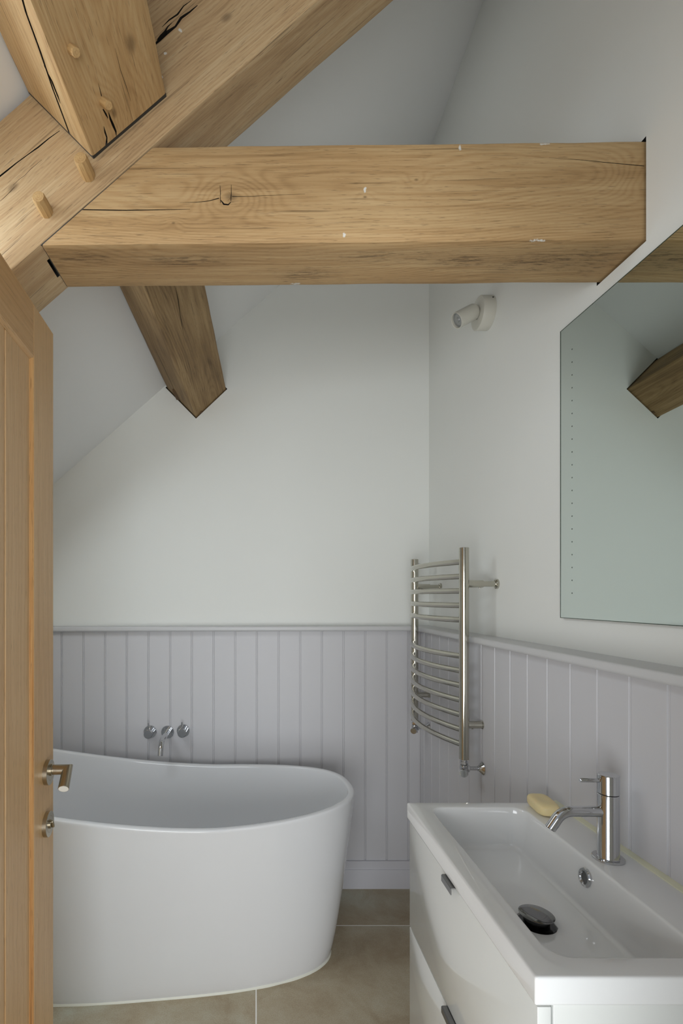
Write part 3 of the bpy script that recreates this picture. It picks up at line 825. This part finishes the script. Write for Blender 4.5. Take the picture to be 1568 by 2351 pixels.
for z0, z1 in ((.5135, BZ0-.004), (.2545, .5095)):
    d = obj('drawer', box((.3865, BY0+.004, z0), (.3865+.019, BY1-.006, z1), .001, 2), LACQ, van)
    b2 = bmesh.new()
    add_box(b2, (cxf+.001, BY0+.024, z0+.02), (BX1-.06, BY0+.036, z1-.10)); add_box(b2, (cxf+.001, BY1-.038, z0+.02), (BX1-.06, BY1-.026, z1-.10)); add_box(b2, (cxf+.001, BY0+.036, z0+.02), (BX1-.06, BY1-.038, z0+.03))
    obj('drawer_box', b2, LACQ, d)
    # folded metal tab handle hooked over the top edge
    t_ = .0018; hy0, hy1 = 1.010, 1.062; zt_ = z1+.0002
    prof = [(.3865+.008, zt_), (.3865-.0095, zt_), (.3865-.0115, zt_-.002), (.3865-.0115, zt_-.0135), (.3865-.0097, zt_-.0135), (.3865-.0097, zt_-.003), (.3865-.0088, zt_-t_), (.3865+.008, zt_-t_)]
    prof = [(x, z+t_) for x, z in prof]
    obj('drawer_handle', loft([[V((x, y, z)) for x, z in prof] for y in (hy0, hy1)]), HANDLE, d, smooth=30)

bas = thing('wash_basin', 'white ceramic rectangular inset basin on the vanity cabinet', 'basin', (.57, 1.02, BZ0))
PX, PY = .535, 1.0
rings = [rrect(BX0+.003, BX1-.003, BY0+.003, BY1-.003, .003, BZ0), rrect(BX0+.0005, BX1-.0005, BY0+.0005, BY1-.0005, .003, BZ0+.0015), rrect(BX0, BX1, BY0, BY1, .003, BZ0+.004),
         rrect(BX0, BX1, BY0, BY1, .003, BZ1-.004), rrect(BX0+.0006, BX1-.0006, BY0+.0006, BY1-.0006, .003, BZ1-.0018), rrect(BX0+.0018, BX1-.0018, BY0+.0018, BY1-.0018, .0035, BZ1-.0006), rrect(BX0+.004, BX1-.004, BY0+.004, BY1-.004, .004, BZ1)]
ix0, ix1, iy0, iy1 = .4285, .656, .7565, 1.293
def inn(d, z, r=.034, tilt=0): return rrect(ix0+d, ix1-d-tilt, iy0+d, iy1-d, max(r-d*.3, .012), z)
for d, z in ((-.004, BZ1), (-.0015, BZ1-.0005), (0, BZ1-.002), (.0012, BZ1-.005)):
    rings.append(inn(d, z))
zf = BZ1-.096
for t in (.12, .3, .5, .7): rings.append(inn(.0012+.008*t, BZ1-.005-(BZ1-.005-zf-.013)*t, tilt=.006*t))
for k in range(7):
    a = PI/2*k/6
    rings.append(inn(.0092+.013*(1-math.cos(a)), zf+.013-.013*math.sin(a), .030, .006))
last = rings[-1]
cnt = len(last)
plugr = []
for k, p in enumerate(last):
    d = (p-V((PX, PY, p.z))); a = math.atan2(d.y, d.x)
    plugr.append(V((PX+.0362*math.cos(a), PY+.0362*math.sin(a), zf-.006)))
for f in (.25, .5, .75, .93, 1.0):
    rings.append([p.lerp(q, f) for p, q in zip(last, plugr)])
rings.append([V((PX+(p.x-PX)*.93, PY+(p.y-PY)*.93, zf-.010)) for p in plugr])
top = rings
bm = loft(top, cap0=False, cap1=True)
obj('basin_slab', bm, CERAM, bas, smooth=50)
# underside shell of bowl
bm = loft([rrect(BX0+.003, BX1-.003, BY0+.003, BY1-.003, .003, BZ0), rrect(ix0-.012, ix1+.012, iy0-.012, iy1+.012, .04, BZ0-.0005), rrect(ix0, ix1, iy0, iy1, .04, zf-.02)], cap0=False)
obj('basin_underside', bm, CERAM, bas)
# pop up waste
ws = obj('waste_plug', lathe([(0, 0), (.0335, 0), (.0335, .001), (.026, .0015), (.022, .001), (0, .001)], (PX, PY, zf-.0085), (0, 0, 1), 48), DKCH, bas, label='dark chrome pop up waste')
obj('plug_stem', lathe([(0, 0), (.023, 0), (.023, .014), (0, .014)], (PX, PY, zf-.007), (0, 0, 1), 32), DKCH, ws)
obj('plug_cap', lathe([(0, 0), (.028, 0), (.0312, .0012), (.0315, .0022), (.029, .0036), (.02, .0052), (.01, .0059), (0, .0062)], (PX, PY, zf+.0085), (.04, 0, 1), 56), PLUG, ws)
# overflow ring on the wall side of the bowl
ov = obj('overflow_ring', lathe([(.0105, -.002), (.0175, -.002), (.0178, .001), (.0165, .003), (.013, .0035), (.0115, .002), (.0105, -.002)], (ix1-.0085, 1.032, .787), (-1, 0, .12), 48), CHROME, bas)
obj('overflow_mesh', lathe([(0, -.001), (.0112, -.001), (.0112, 0), (0, 0)], (ix1-.0085, 1.032, .787), (-1, 0, .12), 32), HANDLE, ov)
# sealant against the wall panelling
sl = [V((BX1-.008, y, BZ1-.001)) for y in (BY0, BY1)]
bm = loft([[V((BX1-.007, y, BZ1-.001)), V((BX1-.006, y, BZ1+.0015)), V((XPL-.001, y, BZ1+.006)), V((XPL+.001, y, BZ1+.006)), V((XPL+.001, y, BZ1-.012)), V((BX1-.004, y, BZ1-.012))] for y in [BY0+(BY1-BY0)*k/30 for k in range(31)]])
obj('sealant_bead', bm, SEALY, bas, label='pale yellow sealant line')

# mixer tap
TX, TY = .699, 1.040
tap = thing('mixer_tap', 'chrome single lever mixer tap standing on the basin ledge', 'tap', (TX, TY, BZ1))
obj('tap_body', lathe([(0, 0), (.0285, 0), (.0285, .0035), (.0275, .0045), (.0200, .0045), (.0193, .006), (.0193, .128), (.0185, .129), (0, .129)], (TX, TY, BZ1), (0, 0, 1), 56), CHROME, tap)
kn_ = obj('tap_handle', lathe([(0, 0), (.0186, 0), (.0195, .001), (.0195, .036), (.0185, .0372), (0, .0375)], (TX, TY, BZ1+.1302), (0, 0, 1), 56), CHROME, tap)
obj('tap_lever', lathe([(0, .012), (.0040, .012), (.0040, .055), (.0034, .056), (.0026, .056), (.0026, .054), (0, .054)], (TX, TY, BZ1+.155), (-1, 0, .02), 24), CHROME, kn_)
zs_ = BZ1+.094
pts = [V((TX-.010, TY, zs_)), V((TX-.062, TY, zs_))]
rB = .034; c = V((TX-.074, TY, zs_-rB))
for k in range(13):
    a = math.radians(58)*k/12
    pts.append(c + V((-rB*math.sin(a), 0, rB*math.cos(a))))
l = (pts[-1]-pts[-2]).normalized(); pts.append(pts[-1]+l*.022)
sp = obj('spout', tube(pts, .0103, 28), CHROME, tap)
obj('aerator', lathe([(0, 0), (.0085, 0), (.0085, .001), (0, .001)], pts[-1], l, 24), DKCH, sp)

# soap
bm = bmesh.new()
bmesh.ops.create_uvsphere(bm, u_segments=48, v_segments=32, radius=1)
for v in bm.verts:
    x, y, z = v.co
    s = lambda q, e: math.copysign(abs(q)**e, q)
    X, Y, Z = s(x, .62)*.0265, s(y, .5)*.047, s(z, .6)*.0155
    if z > 0: Z -= .0026*math.exp(-((X/.013)**2+(Y/.026)**2))
    v.co = V((X, Y, Z))
Ms = Matrix.Translation(V((.6965, 1.272, BZ1+.0154))) @ Matrix.Rotation(math.radians(-6), 4, 'Z')
bmesh.ops.transform(bm, matrix=Ms, verts=bm.verts)
tag(obj('soap_bar', bm, SOAP, smooth=80), 'cream coloured bar of soap on the far ledge of the basin', 'soap')

# ------------------------------------------------------------------ mirror
MX, MY0, MY1, MZ0, MZ1 = .7985, .625, 1.376, 1.2845, 2.036
mir = thing('wall_mirror', 'large square frameless mirror on the right wall', 'mirror', (XR, (MY0+MY1)/2, MZ0))
obj('mirror_glass', box((MX, MY0+.001, MZ0+.001), (MX+.004, MY1-.001, MZ1-.001)), MIRROR, mir, smooth=0)
bm = bmesh.new(); ew = .0028
for a, b in (((MX-.0004, MY0, MZ0), (MX+.005, MY0+ew, MZ1)), ((MX-.0004, MY1-ew, MZ0), (MX+.005, MY1, MZ1)), ((MX-.0004, MY0+ew, MZ0), (MX+.005, MY1-ew, MZ0+.0016)), ((MX-.0004, MY0+ew, MZ1-.0016), (MX+.005, MY1-ew, MZ1))):
    add_box(bm, a, b)
obj('glass_edge', bm, MEDGE, mir, smooth=0)
obj('backing_box', box((MX+.005, MY0+.03, MZ0+.03), (XR, MY1-.03, MZ1-.03), .001, 1), RAIL, mir)
for side in (MY1-.0515, MY0+.0515):
    for k in range(20):
        y = side; z = 1.349 + .03245*k
        obj('light_dot', lathe([(0, 0), (.0019, 0), (.0017, .0003), (0, .0003)], (MX, y, z), (-1, 0, 0), 12), LEDD, mir)

# ------------------------------------------------------------------ wall spotlight
SY, SZ = 1.815, 2.322
spt = thing('wall_spotlight', 'small white adjustable spotlight on the right wall under the collar beam', 'lamp', (XR, SY, SZ))
base = obj('lamp_base', lathe([(0, 0), (.0545, 0), (.055, .001), (.055, .040), (.054, .0415), (.020, .0415), (.0195, .036), (0, .036)], (XR, SY, SZ), (-1, 0, 0), 56), SPOT, spt)
obj('fixing_screw', lathe(rod(.0028, .002, .0004), (XR-.009, SY-.0466, SZ+.0285), (0, -.85, .52), 12), BLACK, base)
J = V((XR-.046, SY, SZ+.010))
d_ = V((-.84, -.12, -.48)).normalized()
obj('lamp_joint', lathe([(0, -.012), (.0135, -.012), (.0135, .012), (.012, .014), (0, .014)], J, d_, 28), SPOT, spt)
hd = obj('lamp_head', lathe([(0, .004), (.018, .004), (.024, .006), (.0265, .011), (.0272, .016), (.0272, .084), (.0262, .085), (.0245, .084), (.0240, .074), (0, .074)], J, d_, 48), SPOT, spt)
obj('lamp_lens', lathe([(0, .0742), (.0235, .0742), (.0235, .0775), (.020, .079), (.019, .0765), (.008, .0765), (.006, .079), (0, .079)], J, d_, 40), LENS, hd)

# ------------------------------------------------------------------ light
wd = bpy.data.worlds.new('sky'); S.world = wd; wd.use_nodes = True
nt = wd.node_tree; bg = nt.nodes['Background']
bg.inputs[0].default_value = lin((232, 240, 250)); bg.inputs[1].default_value = .55
def area(name, loc, rot, sx, sy, power, color, portal=False):
    l = bpy.data.lights.new(name, 'AREA'); l.shape = 'RECTANGLE'; l.size = sx; l.size_y = sy; l.energy = power; l.color = color
    if portal: l.cycles.is_portal = True
    o = bpy.data.objects.new(name, l); COL.objects.link(o); o.location = loc; o.rotation_euler = rot
    return o
# daylight arriving through the doorway from the landing's window behind the camera
area('landing_daylight', (-.46, -1.3, .80), (math.radians(104), 0, math.radians(-9)), 2.2, 1.5, 84, (.945, .98, 1.0))
nrmC = V((.88, -.087, -1)).normalized()
cw = V(((wx0+wx1)/2, (wy0+wy1)/2, 0)); cw.z = zc_(cw.x, cw.y)+.24
a = area('roof_window_daylight', cw, (0, 0, 0), .68, 1.0, 35, (.905, .955, 1.0))
a.rotation_euler = nrmC.to_track_quat('-Z', 'Y').to_euler()

# ------------------------------------------------------------------ camera
cd = bpy.data.cameras.new('camera'); cam = bpy.data.objects.new('camera', cd); COL.objects.link(cam)
cd.sensor_fit = 'HORIZONTAL'; cd.sensor_width = 36; cd.lens = F/1568*36
cd.shift_x = (784-CX)/1568; cd.shift_y = (CY-1175.5)/1568
cd.clip_start = .02
cam.location = (0, 0, ZC); cam.rotation_euler = (PI/2, 0, 0)
S.camera = cam
S.view_settings.view_transform = 'Standard'; S.view_settings.look = 'None'
S.view_settings.exposure = -.31; S.view_settings.gamma = 1; S.view_settings.use_curve_mapping = False
